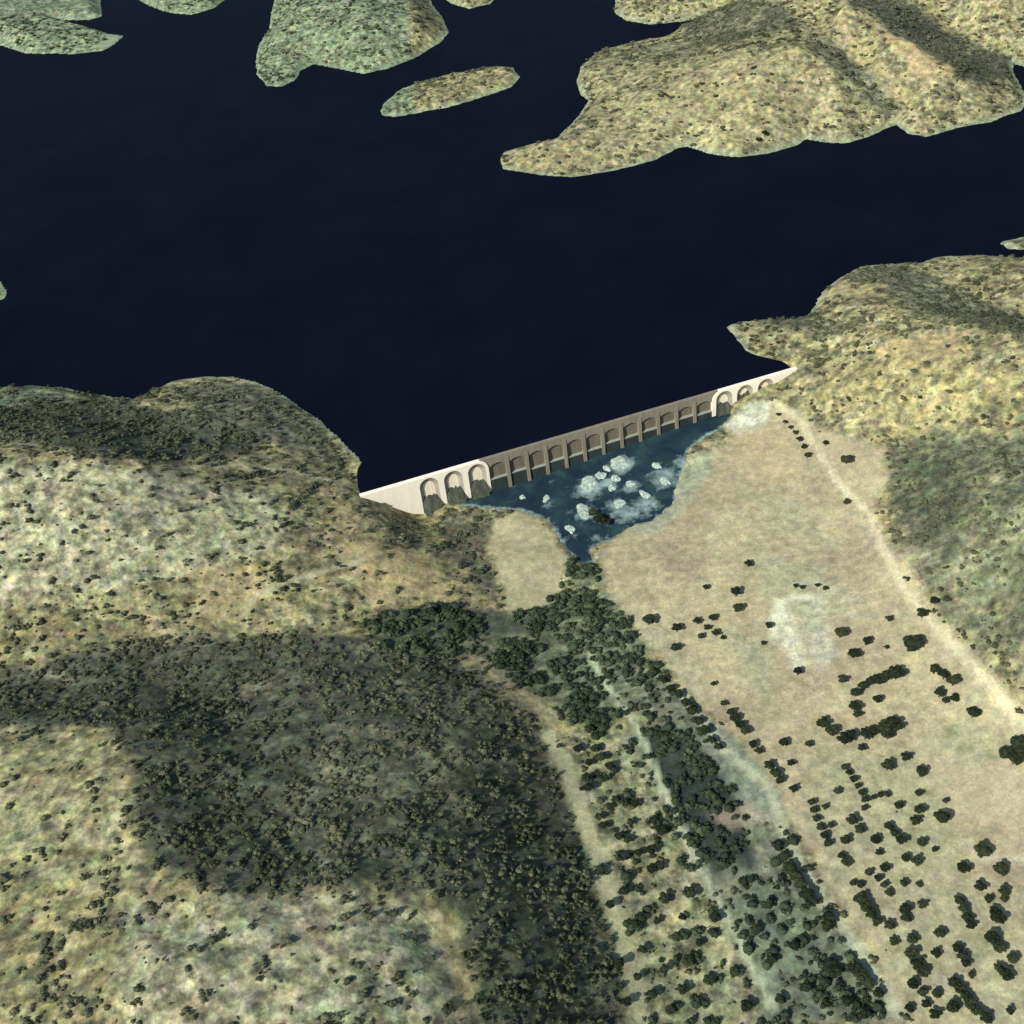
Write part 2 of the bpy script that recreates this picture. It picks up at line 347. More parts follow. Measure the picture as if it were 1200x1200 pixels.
# ------------------------------------------------------------------ land cover (world map)
xf, yf = GX.ravel(), GY.ravel(); zf = GZ.ravel()
soil = np.empty((xf.size, 3)); soil[:] = (.385, .345, .195)
n_a = fbm(xf, yf, 90, 41, 4); n_b = fbm(xf, yf, 40, 43, 4)
cover_far = None
soil += n_a[:, None]*np.array([.05, .04, .02])
mot = np.full(xf.size, .9)
dens = np.full(xf.size, .42) + .28*n_b + .08      # shrubs
wood = np.zeros(xf.size)
wob = fbm(xf, yf, 18, 51, 3)*7
COVER = []
def cover(poly, col=None, a=1.0, mo=None, de=None, wo=None, edge=6.0):
    global soil, mot, dens, wood
    q = gpoly(poly)
    X = np.array(q); mnx, mny = X.min(0)-40; mxx, mxy = X.max(0)+40
    k = np.nonzero((xf > mnx) & (xf < mxx) & (yf > mny) & (yf < mxy))[0]
    f = sstep(-edge, edge, sdist(q, xf[k], yf[k])+wob[k]*min(1, edge/8))*a
    if col is not None: soil[k] = soil[k]*(1-f[:, None])+np.array(col)*f[:, None]
    if mo is not None: mot[k] = mot[k]*(1-f)+mo*f
    if de is not None: dens[k] = dens[k]*(1-f)+de*f
    if wo is not None: wood[k] = wood[k]*(1-f)+wo*f
def strip(pts, wd, col, a=1.0, mo=0.1, de=0.0, wo=None):
    global soil, mot, dens, wood
    q = gpoly(pts); X = np.array(q); mnx, mny = X.min(0)-40; mxx, mxy = X.max(0)+40
    k = np.nonzero((xf > mnx) & (xf < mxx) & (yf > mny) & (yf < mxy))[0]
    f = (1-sstep(wd*.5-1.0, wd*.5+2.2, segdist(q, xf[k], yf[k], False)+wob[k]*.15))*a
    soil[k] = soil[k]*(1-f[:, None])+np.array(col)*f[:, None]; mot[k] = mot[k]*(1-f)+mo*f; dens[k] = dens[k]*(1-f)+de*f
    if wo is not None: wood[k] = wood[k]*(1-f)+wo*f
BEIGE = (.475, .415, .275); PALE = (.56, .54, .40); OR = (.52, .41, .23); SCR_SHADE = (.070, .082, .074); OLV = (.27, .27, .18)  # dark scrub soil, with hill shade put into its colour
# dense maquis slopes; shade painted into the soil colour where turned from the sun
cover([(-100,465),(0,458),(60,462),(130,470),(200,480),(330,500),(300,530),(170,540),(110,532),(30,520),(-100,510)], SCR_SHADE, .9, .9, .95)
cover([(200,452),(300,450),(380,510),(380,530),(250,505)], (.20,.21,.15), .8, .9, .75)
cover([(-50,790),(60,775),(150,755),(250,742),(420,745),(520,760),(600,830),(640,880),(690,1010),(730,1200),(560,1200),(540,1090),(500,1040),(380,1040),(260,1045),(175,1000),(150,900),(130,855),(-50,845)], SCR_SHADE, .85, .9, .95)
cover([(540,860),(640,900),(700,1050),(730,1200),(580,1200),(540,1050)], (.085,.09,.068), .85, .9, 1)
cover([(350,860),(480,840),(520,900),(440,960),(370,930)], OLV, .5, .9, .7)
cover([(560,760),(640,830),(650,860),(610,810),(545,775)], (.50,.42,.27), 1, .3, .1)
cover([(1042,525),(1100,510),(1300,510),(1300,860),(1200,800),(1130,745),(1085,700),(1052,620)], (.20,.21,.145), .85, .8, .38)
cover([(1040,530),(1120,540),(1150,600),(1080,640),(1050,610)], (.11,.12,.08), .8, .8, .6)
cover([(960,320),(1060,312),(1200,370),(1200,395),(1100,380),(1060,350)], (.22,.23,.16), .8, .9, .8)
cover([(900,372),(950,372),(1010,378),(1000,390),(930,388),(880,382)], SCR_SHADE, .7, .9, .8)
cover([(800,14),(920,5),(940,30),(860,50),(800,45)], SCR_SHADE, .7, .9, .9)
cover([(990,0),(1060,0),(1185,70),(1186,95),(1130,95),(1050,42)], SCR_SHADE, .8, .9, .9)
cover([(940,45),(968,42),(1053,122),(1040,135),(985,100)], (.24,.25,.18), .7, .9, .8)
cover([(660,62),(760,52),(830,40),(800,70),(700,80)], (.22,.23,.16), .6, .9, .7)
# wooded valley
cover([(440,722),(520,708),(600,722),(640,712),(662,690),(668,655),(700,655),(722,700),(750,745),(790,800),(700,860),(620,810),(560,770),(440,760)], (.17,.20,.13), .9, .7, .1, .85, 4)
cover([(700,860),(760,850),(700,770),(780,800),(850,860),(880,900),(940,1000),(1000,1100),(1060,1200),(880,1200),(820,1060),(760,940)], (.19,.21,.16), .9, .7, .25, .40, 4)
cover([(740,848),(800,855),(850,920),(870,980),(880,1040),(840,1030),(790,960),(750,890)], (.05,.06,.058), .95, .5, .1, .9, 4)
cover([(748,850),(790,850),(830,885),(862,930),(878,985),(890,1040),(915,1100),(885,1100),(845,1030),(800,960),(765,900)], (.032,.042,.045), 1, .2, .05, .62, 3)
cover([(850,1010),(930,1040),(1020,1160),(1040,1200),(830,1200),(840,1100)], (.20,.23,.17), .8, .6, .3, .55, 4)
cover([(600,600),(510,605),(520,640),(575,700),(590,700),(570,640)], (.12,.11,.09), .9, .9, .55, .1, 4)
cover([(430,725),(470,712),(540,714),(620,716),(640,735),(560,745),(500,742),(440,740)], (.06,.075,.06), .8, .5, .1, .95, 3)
cover([(655,870),(720,850),(760,900),(820,1040),(870,1120),(900,1200),(750,1200),(700,1020)], (.40,.39,.25), .85, .85, .22, .12, 5)
cover([(820,865),(850,850),(900,900),(930,960),(880,960)], (.25,.28,.22), .85, .3, 0, 0, 3)
# open plain and spit
cover([(700,645),(730,625),(790,590),(820,535),(880,500),(905,475),(935,478),(1000,575),(1045,640),(1085,700),(1130,752),(1210,835),(1330,950),(1330,1330),(1180,1330),(1075,1210),(960,1020),(880,880),(790,790),(745,740),(712,690)], BEIGE, 1, .22, 0, 0, 4)
cover([(945,500),(1035,525),(1040,560),(1020,600),(975,555)], BEIGE, 1, .1, 0, 0, 4)
cover([(580,612),(618,592),(645,625),(664,652),(662,690),(640,712),(600,718),(572,640)], (.46,.42,.27), 1, .15, 0, 0, 3)
cover([(950,870),(1060,870),(1110,940),(1150,1020),(1200,1060),(1200,1200),(1080,1200),(1000,1060),(940,960)], (.43,.41,.27), .8, .3, .03, 0, 8)
cover([(905,705),(925,700),(935,745),(950,785),(930,790),(908,740)], (.72,.72,.56), .85, .25, 0, 0, 4)
cover([(935,710),(962,705),(985,770),(960,790)], (.66,.67,.52), .75, .3, 0, 0, 5)
cover([(845,500),(870,478),(880,470),(905,470),(900,495),(870,512)], (.62,.64,.52), .9, .3, 0, 0, 2.5)
cover([(860,505),(930,498),(945,560),(900,570),(855,545)], (.55,.43,.27), .65, .1, 0, 0, 6)
cover([(735,618),(800,540),(835,530),(830,560),(790,610),(760,630)], (.42,.45,.34), .8, .3, 0, 0, 5)
cover([(1070,870),(1200,900),(1200,980),(1120,960)], (.50,.43,.31), .8, .05, 0, 0, 6)
cover([(830,950),(880,940),(900,960),(850,975)], (.44,.36,.28), .6, .1, 0, 0, 4)
# warm soil and bare ground on the hills
for q, al in (([(225,660),(300,665),(310,715),(230,725)],.6),([(400,640),(500,650),(530,700),(430,705)],.75),([(380,590),(440,600),(450,650),(390,640)],.5),([(1040,395),(1130,390),(1120,425),(1030,420)],.8),([(940,330),(1020,330),(1010,350),(950,350)],.5),
              ([(1030,50),(1060,45),(1115,92),(1090,100)],.8),([(960,30),(1000,40),(1060,115),(1030,95)],.6),([(920,70),(950,100),(960,140),(930,110)],.6),([(600,185),(700,175),(690,195),(620,198)],.4),([(820,80),(900,70),(910,110),(840,115)],.35),([(0,960),(60,920),(90,960),(30,1010)],.3),([(500,1060),(540,1080),(560,1200),(520,1200),(500,1120)],.6),([(330,1060),(400,1050),(420,1120),(340,1130)],.5)):
    cover(q, OR, min(1, al*1.25), .5, .2)
cover([(-50,540),(130,545),(330,575),(330,640),(150,700),(-50,720)], (.53,.51,.36), .8, .8, .24)
cover([(-60,860),(130,862),(165,1000),(100,1050),(-60,1000)], (.45,.42,.25), .7, .85, .3)
cover([(140,1060),(500,1060),(540,1200),(140,1230)], (.54,.52,.36), .8, .9, .32)
cover([(970,430),(1200,440),(1200,480),(1040,510),(960,470)], (.44,.37,.20), .7, .75, .30)
cover([(700,70),(900,60),(1000,130),(900,170),(700,190)], (.42,.38,.22), .75, .7, .28)
cover([(100,58),(128,56),(140,46),(135,36),(120,38),(128,46)], (.62,.50,.33), 1, .1, 0, 0, 2)
# worn and greener patches in the plain
for q, c_, al in (([(735,640),(800,632),(840,655),(780,672)],(.36,.31,.22),.5),([(850,560),(940,590),(980,640),(900,620)],(.40,.40,.27),.5),([(880,650),(960,660),(1010,720),(960,740),(900,700)],(.44,.45,.31),.6),([(860,740),(905,760),(910,840),(870,800)],(.38,.41,.29),.6),([(1060,640),(1090,700),(1110,720),(1070,720)],(.50,.44,.29),.6),([(1100,840),(1180,870),(1150,900),(1090,880)],(.42,.45,.28),.6),([(720,700),(780,770),(830,820),(800,770)],(.44,.43,.33),.5),([(930,930),(980,1020),(1050,1130),(1010,1080)],(.40,.40,.30),.6)):
    cover(q, c_, al, .3, None, None, 10)
strip([(700,668),(760,668),(830,672),(930,678)], 1.6, (.38,.33,.23), .4)
strip([(745,640),(830,650),(900,640)], 3, (.50,.48,.34), .4)
strip([(930,685),(950,683),(968,692),(990,700),(1010,702)], 2.2, (.60,.60,.46), .6)
# tracks
strip([(905,470),(935,490),(960,530),(985,570),(1018,600),(1035,640),(1060,690),(1095,735),(1150,790),(1200,850),(1280,930)], 4.2, (.68,.61,.42), .95)
strip([(908,745),(905,725),(912,707),(930,700),(950,700),(965,706)], 4, (.72,.72,.56), .8)
strip([(645,862),(662,900),(690,975),(715,1050),(738,1130),(752,1210)], 9, (.56,.53,.34), .95)
strip([(690,765),(712,805),(745,850),(775,920),(800,975),(835,1045),(870,1110),(905,1180)], 3.0, (.55,.58,.42), .9, .1, 0, 0)
strip([(800,815),(850,880),(905,925),(915,975),(950,1035),(1000,1105),(1055,1190)], 6, (.48,.50,.36), .9, .2, 0, 0)
strip([(285,720),(300,697),(340,680),(380,670),(425,655)], 2.6, (.52,.48,.34), .9)
strip([(155,580),(175,570),(215,548),(300,545),(400,565),(425,578)], 2.2, (.52,.50,.36), .7)
strip([(320,480),(332,500),(345,515)], 2.6, (.50,.47,.33), .8)
strip([(1040,690),(1130,655),(1080,715)], 2, (.5,.46,.33), .3)
strip([(1130,985),(1150,1005),(1200,1008),(1260,1010)], 2.5, (.62,.58,.44), .8)
strip([(990,0),(1020,20),(1050,45),(1080,70)], 4, (.52,.42,.24), .8)
# steep rims at the water: pale washed rock
sdl = np.full(xf.size, -1e9)
for q in LANDW: sdl = np.maximum(sdl, sdist(q, xf, yf))
vv = (xf-W0[0])*N[0]+(yf-W0[1])*N[1]
rim = (1-sstep(1.5, 8, np.abs(sdl)))*(vv < -12)*.75
soil = soil*(1-rim[:, None])+np.array((.34, .40, .29))*rim[:, None]; mot = mot*(1-rim*.6); dens = dens*(1-rim*.8)
green = 1.7*sstep(1180, 1300, yf+.9*(-xf-60))*(xf < -60)
soil = soil*(1-.45*green[:, None])+np.array((.25, .34, .24))*.45*green[:, None]
dens = np.clip(dens, 0, 1)
dens[(zf < .3) & (vv < 0)] = 0; wood[(zf < .3) & (vv < 0)] = 0
inriv = sdist(RIVW, xf, yf) > -2
dens[inriv] = 0; wood[inriv] = 0
near_dam = (vv > -15) & (vv < 9) & (((xf-W0[0])*U[0]+(yf-W0[1])*U[1]) > -8) & (((xf-W0[0])*U[0]+(yf-W0[1])*U[1]) < DL+8)
dens[near_dam] = 0; wood[near_dam] = 0

nx_, ny_ = len(gx), len(gy)
idx = np.arange(nx_*ny_).reshape(ny_, nx_)
quads = np.stack([idx[:-1, :-1], idx[:-1, 1:], idx[1:, 1:], idx[1:, :-1]], -1).reshape(-1, 4)
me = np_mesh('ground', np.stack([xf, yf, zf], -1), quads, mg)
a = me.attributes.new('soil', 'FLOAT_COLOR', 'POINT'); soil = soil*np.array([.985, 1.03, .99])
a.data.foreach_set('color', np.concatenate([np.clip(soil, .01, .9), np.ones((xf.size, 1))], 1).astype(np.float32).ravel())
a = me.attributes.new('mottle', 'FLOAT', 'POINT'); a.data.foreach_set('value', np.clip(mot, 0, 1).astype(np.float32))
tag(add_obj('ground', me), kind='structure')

# ------------------------------------------------------------------ water
p0, p1 = D(-9000, -1.3, 0), D(9000, -1.3, 0)
q0, q1 = p0-N*16000, p1-N*16000
tag(mesh('lake_water', [p0, p1, q1, q0], [(0, 1, 2, 3)], M_lake), kind='structure')
SHAL = [(728,546,11,1.15),(690,570,13,1.05),(712,566,9,.95),(740,570,9,.8),(722,590,10,.75),(686,600,11,.9),(780,560,14,.8),(735,600,14,.8),(760,590,12,.8),(640,588,7,.5),(700,630,9,.6),(668,625,7,.5),(800,545,9,.8),(640,560,7,.35),(600,560,7,.6)]
def water_sheet(name, poly, mat_):
    X = np.array(poly); x0, y0 = X.min(0)-8; x1, y1 = X.max(0)+8
    xs = np.arange(x0, x1, 3.0); ys = np.arange(y0, y1, 3.0); XX, YY = np.meshgrid(xs, ys)
    ZZ = river_z(XX, YY); v = (XX-W0[0])*N[0]+(YY-W0[1])*N[1]
    dd = sdist(poly, XX.ravel(), YY.ravel()).reshape(XX.shape)
    ok = (v > -2.2) & (dd > -7)
    I = np.arange(XX.size).reshape(XX.shape)
    q = np.stack([I[:-1, :-1], I[:-1, 1:], I[1:, 1:], I[1:, :-1]], -1)[ok[:-1, :-1] & ok[1:, 1:] & ok[:-1, 1:] & ok[1:, :-1]]
    m_ = np_mesh(name, np.stack([XX.ravel(), YY.ravel(), ZZ.ravel()], -1), q, mat_)
    sh = np.zeros(XX.size)
    for px, py, rr, am in SHAL:
        c_ = P(px, py, -27); sh = np.maximum(sh, am*np.exp(-((XX.ravel()-c_[0])**2+(YY.ravel()-c_[1])**2)/(rr*rr)))
    sh = np.maximum(sh, .8*(1-sstep(-1, 5, dd.ravel())))
    a_ = m_.attributes.new('shallow', 'FLOAT', 'POINT'); a_.data.foreach_set('value', sh.astype(np.float32))
    tag(add_obj(name, m_), kind='structure')
water_sheet('river_water', RIVW, M_river)

# ------------------------------------------------------------------ the dam
dam = bpy.data.objects.new('dam', None); C.objects.link(dam)
dam.location = (0, 0, 0)
tag(dam, 'long concrete dam with tan spillway bays between two white end walls of three arches', 'dam')
CR = 2.2; TH = 2.8
class MB:
    def __init__(s): s.v = []; s.f = []
    def box(s, s0, s1, v0, v1, z0, z1, dv=0):     # dv: extra batter of the downstream face at the foot
        i = len(s.v)
        for z, e in ((z0, dv), (z1, 0)):
            s.v += [D(s0, v0, z), D(s1, v0, z), D(s1, v1+e, z), D(s0, v1+e, z)]
        s.f += [(i+a, i+b_, i+c_, i+d_) for a, b_, c_, d_ in ((0,1,2,3),(7,6,5,4),(0,4,5,1),(1,5,6,2),(2,6,7,3),(3,7,4,0))]
        return s
    def strip(s, A, B):
        i = len(s.v); n = len(A); s.v += list(A)+list(B)
        s.f += [(i+k, i+k+1, i+n+k+1, i+n+k) for k in range(n-1)]
        return s
    def build(s, name, mat, parent=dam, smooth=False): return mesh(name, s.v, s.f, mat, parent, smooth)
def arch(sl, sr, za, zb, rz, n=20):
    c = (sl+sr)/2; a = (sr-sl)/2; zs = za-rz
    pts = [(sl, zb+(zs-zb)*k/4) for k in range(4)]
    pts += [(c-a*math.cos(PI*k/n), zs+rz*math.sin(PI*k/n)) for k in range(n+1)]
    pts += [(sr, zs+(zb-zs)*(k+1)/4) for k in range(4)]
    return pts
def end_wall(name, s0, s1, arches, bottom, round_side):
    """white facade with arches cut in, a rounded shoulder where the spillway begins"""
    ac, aa = (94.6, 10.0) if round_side > 0 else (312.6, 10.6)
    def top(s):
        t = (s-ac)/aa*round_side
        return CR if t <= .25 else -8 + (CR+8)*math.sqrt(max(0, 1-((t-.25)/.75)**2))**.9
    def open_(s):
        for sl, sr, za, rz in arches:
            if sl < s < sr:
                c = (sl+sr)/2; a = (sr-sl)/2
                return za-rz+rz*math.sqrt(max(0, 1-((s-c)/a)**2))
        return None
    V0 = 0.9
    ss = set(np.arange(s0, s1, 1.0)) | {s0, s1}
    for sl, sr, za, rz in arches:
        c = (sl+sr)/2; a = (sr-sl)/2
        ss |= {c-a*math.cos(PI*k/20) for k in range(21)} | {sl-.001, sr+.001}
    ss |= {ac+round_side*aa*(.25+.75*math.sin(PI/2*k/12)) for k in range(13)}
    ss = sorted(s for s in ss if s0 <= s <= s1)
    fm = MB(); tops = []
    for a_, b_ in zip(ss[:-1], ss[1:]):
        if b_-a_ < 1e-6: continue
        mid = (a_+b_)/2; o = open_(mid)
        za_, zb_ = (open_(a_), open_(b_)) if o is not None else (bottom(a_), bottom(b_))
        if o is not None:
            za_ = za_ if za_ is not None else [q for q in arches if q[0]-.01 <= mid <= q[1]+.01][0][2]-[q for q in arches if q[0]-.01 <= mid <= q[1]+.01][0][3]
            zb_ = zb_ if zb_ is not None else [q for q in arches if q[0]-.01 <= mid <= q[1]+.01][0][2]-[q for q in arches if q[0]-.01 <= mid <= q[1]+.01][0][3]
        i = len(fm.v)
        fm.v += [D(a_, V0, za_), D(b_, V0, zb_), D(b_, V0, top(b_)), D(a_, V0, top(a_))]
        fm.f.append((i, i+1, i+2, i+3))
    # top and end faces, upstream face
    fm.strip([D(s, V0, top(s)) for s in ss], [D(s, -TH, top(s)) for s in ss])
    fm.strip([D(s, -TH, top(s)) for s in ss], [D(s, -TH, -42) for s in ss])
    e = s1 if round_side > 0 else s0
    i = len(fm.v); fm.v += [D(e, V0, bottom(e)), D(e, -TH, bottom(e)), D(e, -TH, top(e)), D(e, V0, top(e))]; fm.f.append((i, i+1, i+2, i+3))
    w_ = fm.build(name, M_white)
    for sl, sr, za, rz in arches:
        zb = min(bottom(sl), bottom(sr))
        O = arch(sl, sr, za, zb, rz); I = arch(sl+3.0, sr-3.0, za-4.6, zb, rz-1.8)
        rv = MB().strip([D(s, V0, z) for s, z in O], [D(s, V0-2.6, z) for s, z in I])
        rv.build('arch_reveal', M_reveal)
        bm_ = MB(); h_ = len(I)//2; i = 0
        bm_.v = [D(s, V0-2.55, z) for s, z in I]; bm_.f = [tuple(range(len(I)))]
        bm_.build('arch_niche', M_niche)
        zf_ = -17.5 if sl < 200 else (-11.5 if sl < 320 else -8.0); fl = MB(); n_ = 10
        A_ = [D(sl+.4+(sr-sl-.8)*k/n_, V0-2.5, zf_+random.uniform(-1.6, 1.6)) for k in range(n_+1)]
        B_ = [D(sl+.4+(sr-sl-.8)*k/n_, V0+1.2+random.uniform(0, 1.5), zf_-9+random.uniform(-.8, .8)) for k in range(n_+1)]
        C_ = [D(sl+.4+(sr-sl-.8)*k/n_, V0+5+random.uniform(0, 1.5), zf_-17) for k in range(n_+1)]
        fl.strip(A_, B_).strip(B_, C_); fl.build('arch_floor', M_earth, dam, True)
    return w_
LA = [(46.8, 62.4, .6, 7.8), (67.0, 82.4, .6, 7.7), (87.2, 102.0, .6, 7.4)]
RA = [(305.6, 320.4, 1.0, 7.4), (324.8, 339.4, 1.0, 7.3), (344.2, 358.6, 1.0, 7.2)]
def lbot(s): return -38.0 if s >= 39.4 else 3.0-(3.0+36.5)*(s+.6)/40-1.5
def rbot(s): return -30.0 if s < 330 else (-20.0 if s < 360 else -20+22*(s-360)/(DL-360))
end_wall('end_wall', -.6, 104.6, LA, lbot, 1)
end_wall('end_wall', 302.0, DL+.4, RA, rbot, -1)
# spillway section between the end walls
S0, S1 = 104.2, 302.6; NB = 12; BW = (S1-S0)/NB
wall = MB().box(S0-.2, S1-.3, -TH, -1.7, -42, CR-.1).build('spillway_wall', M_panel)
cr = MB()
for k in range(NB):
    a_ = S0+k*BW+1.5; b_ = S0+(k+1)*BW-1.2; c_ = (a_+b_)/2; r_ = (b_-a_)/2; n_ = 12
    for j in range(n_):
        sA = a_+(b_-a_)*j/n_; sB = a_+(b_-a_)*(j+1)/n_
        zA = -7.2+2.9*(1-((sA-c_)/r_)**2); zB = -7.2+2.9*(1-((sB-c_)/r_)**2)
        i = len(cr.v)
        cr.v += [D(sA, 0, zA), D(sB, 0, zB), D(sB, 0, CR), D(sA, 0, CR), D(sA, -1.7, zA), D(sB, -1.7, zB)]
        cr.f += [(i, i+1, i+2, i+3), (i+4, i+5, i+1, i)]
i = len(cr.v); cr.v += [D(S0-6, 0, CR-.02), D(S1+5, 0, CR-.02), D(S1+5, -TH-.1, CR-.02), D(S0-6, -TH-.1, CR-.02), D(S0-6, -TH-.1, CR-2.5), D(S1+5, -TH-.1, CR-2.5)]
cr.f += [(i, i+1, i+2, i+3), (i+3, i+2, i+5, i+4)]
for k in range(NB+1):                      # webs above the piers
    s_ = S0+k*BW; lo, hi = (s_-1.2, s_+1.5)
    i = len(cr.v); cr.v += [D(lo, 0, -7.25), D(hi, 0, -7.25), D(hi, 0, CR), D(lo, 0, CR)]; cr.f.append((i, i+1, i+2, i+3))
for lo, hi in ((S0-6, S0-1.2), (S1+1.5, S1+5)):       # behind the rounded shoulders
    i = len(cr.v); cr.v += [D(lo, 0, -2.5), D(hi, 0, -2.5), D(hi, 0, CR-.02), D(lo, 0, CR-.02)]; cr.f.append((i, i+1, i+2, i+3))
cr.build('crest_beam', M_tan)
for k in range(1, NB):
    s_ = S0+k*BW
    MB().box(s_-1.35, s_+1.35, -1.7, .35, -40, -1.0 , 2.6).build('pier', M_tan)
for k in range(NB):
    a_ = S0+k*BW+(1.36 if k else .3); b_ = S0+(k+1)*BW-(1.36 if k < NB-1 else .4)
    zz = -19.0 + 3.8*sstep(150, 300, (a_+b_)/2) + random.uniform(-1.7, 1.5)
    MB().box(a_, b_, -1.7, .6, zz-.9, zz).build('sill', M_sill)
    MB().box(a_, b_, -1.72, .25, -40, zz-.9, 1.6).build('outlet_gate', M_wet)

# ------------------------------------------------------------------ rocks in the tail water
def ico(sub):
    import bmesh
    bm = bmesh.new(); bmesh.ops.create_icosphere(bm, subdivisions=sub, radius=1)
    v = np.array([x.co[:] for x in bm.verts]); f = np.array([[y.index for y in x.verts] for x in bm.faces]); bm.free(); return v, f
def n3d(v, sc_, seed):
    r = np.random.default_rng(seed); s = 0
    for k in range(7):
        d_ = r.normal(size=3); d_ /= np.linalg.norm(d_); s = s+np.sin(v@d_*sc_*(1+.35*k)+r.uniform(0, 6.28))/(1+.3*k)
    return s/3
IV3, IF3 = ico(3)
rocks = [(728,543,13,8,'brightest and largest white rock in the tail water, right of the pool centre'),(690,567,12,8,'long pale rock at the left of the tail water rocks'),(704,557,8,5,'small pale rock just above right of the long pale rock'),(711,549,5,4,'small greenish rock left of the largest white rock'),(721,561,6,4,'middle pale rock in the row below the largest white rock'),(717,571,5,4,'small white rock left of the middle of the rock field'),(738,567,7,4,'white rock below the largest white rock'),(756,580,6,5,'pale green rock at the right of the rock field'),(684,600,9,9,'big pale green rock beside the dark bush near the pool outlet'),(770,545,6,5,'rock at the right edge of the tail water near the beige shore'),(779,563,6,6,'pale rock on the right shore of the tail water'),(640,585,5,4,'small isolated rock in the left part of the tail water'),(727,590,8,5,'low green stained rock between the dark bush and the right shore'),(668,620,5,6,'rock at the neck of the pool outlet'),(612,583,4,3,'small rock near the first white arches')]
for k, (px, py, rx, ry, lb) in enumerate(rocks):
    g = G(px, py); x, y = g[:2]
    g2 = P(px, py, float(river_z(g[0], g[1]))); x, y = g2[:2]
    z = max(float(hgt(x, y)), float(river_z(x, y)))
    v = IV3*(1+.55*n3d(IV3, 2.6, 100+k)[:, None])*np.array([rx*.50, ry*.95, .9])
    v[:, 2] = np.clip(v[:, 2], -1.0, 1.0+.25*v[:, 0]/rx)
    a_ = random.uniform(-.4, .4); v = v@np.array([[math.cos(a_), math.sin(a_), 0], [-math.sin(a_), math.cos(a_), 0], [0, 0, 1]])
    m_ = np_mesh('rock', v, IF3, M_rock, smooth=False)
    o = add_obj('rock', m_); o.location = (x, y, z+.2)
    tag(o, lb, 'rock', 'rocks in the water below the dam')

# ------------------------------------------------------------------ trees on the plain
def crown_mesh(seed):
    r = np.random.default_rng(seed)
    # lumps through the crown, each a shell of leaf clumps
    V = []; Fc = []; nv = 0
    lumps = [(np.array([0, 0, .0]), .62)]
    for k in range(9):
        a_ = k*2.4+r.uniform(-.4, .4); rr = r.uniform(.38, .66); lumps.append((np.array([rr*math.cos(a_), rr*math.sin(a_), r.uniform(-.18, .34)]), r.uniform(.24, .40)))
    core_v, core_f = ico(2)
    for c_, rad in lumps:
        v = core_v*(1+.22*n3d(core_v*1.0, 3.2, int(r.integers(1e6)))[:, None])*rad*.86*np.array([1, 1, .8])+c_
        V.append(v); Fc.append(core_f+nv); nv += len(v)
        n_ = int(150*rad/.4)
        d_ = r.normal(size=(n_, 3)); d_ /= np.linalg.norm(d_, axis=1)[:, None]; d_[:, 2] = np.abs(d_[:, 2])*.9-.15
        p_ = c_+d_*rad*r.uniform(.82, 1.12, (n_, 1))*np.array([1, 1, .8])
        t_ = r.normal(size=(n_, 3)); t_ /= np.linalg.norm(t_, axis=1)[:, None]; b__ = np.cross(t_, r.normal(size=(n_, 3))); b__ /= np.linalg.norm(b__, axis=1)[:, None]
        sz_ = r.uniform(.05, .10, (n_, 1))
        tri = np.stack([p_+t_*sz_, p_-t_*sz_*.6+b__*sz_*.8, p_-t_*sz_*.6-b__*sz_*.8], 1).reshape(-1, 3)
        V.append(tri); Fc.append(np.arange(n_*3).reshape(-1, 3)+nv); nv += n_*3
    return np_mesh('crown', np.concatenate(V), np.concatenate(Fc), M_crown, smooth=True)
def trunk_mesh(seed):
    r = random.Random(seed); V = []; Fc = []
    def limb(p, q, ra, rb):
        p = Vector(p); q = Vector(q); z = (q-p).normalized(); x = z.orthogonal().normalized(); y = z.cross(x); i = len(V)
        for c_, rad in ((p, ra), ((p+q)/2+x*ra*.4, (ra+rb)/2), (q, rb)):
            for k in range(7): V.append(tuple(c_+(x*math.cos(k*2*PI/7)+y*math.sin(k*2*PI/7))*rad))
        for L_ in range(2):
            for k in range(7): Fc.append((i+L_*7+k, i+L_*7+(k+1) % 7, i+L_*7+7+(k+1) % 7, i+L_*7+7+k))
    limb((0, 0, -1.15), (.04, .02, -.35), .12, .085)
    for k in range(4):
        a_ = k*1.57+r.uniform(-.4, .4); limb((.04, .02, -.42), (.5*math.cos(a_), .5*math.sin(a_), .12), .06, .02)
    me_ = bpy.data.meshes.new('trunk'); me_.from_pydata(V, [], Fc); me_.materials.append(M_bark); me_.update(); return me_
CROWNS = [crown_mesh(200+k) for k in range(6)]; TRUNKS = [trunk_mesh(k) for k in range(3)]
def tree(px, py, rad, label, group=None, name='oak_tree'):
    R_ = rad*1.16
    g = G(px, py, .8*R_)
    e = bpy.data.objects.new(name, None); C.objects.link(e)
    e.location = (g[0], g[1], g[2]); e.rotation_euler = (0, 0, random.uniform(0, 6.28))
    h_ = R_*random.uniform(.85, 1.05)
    tag(e, label, 'tree', group)
    t_ = add_obj('trunk', random.choice(TRUNKS), e); t_.scale = (R_, R_, h_); t_.location = (0, 0, h_*1.1)
    c_ = add_obj('crown', random.choice(CROWNS), e); c_.scale = (R_*random.uniform(.95, 1.2), R_*random.uniform(.9, 1.05), h_); c_.location = (0, 0, h_*1.1)
    return e
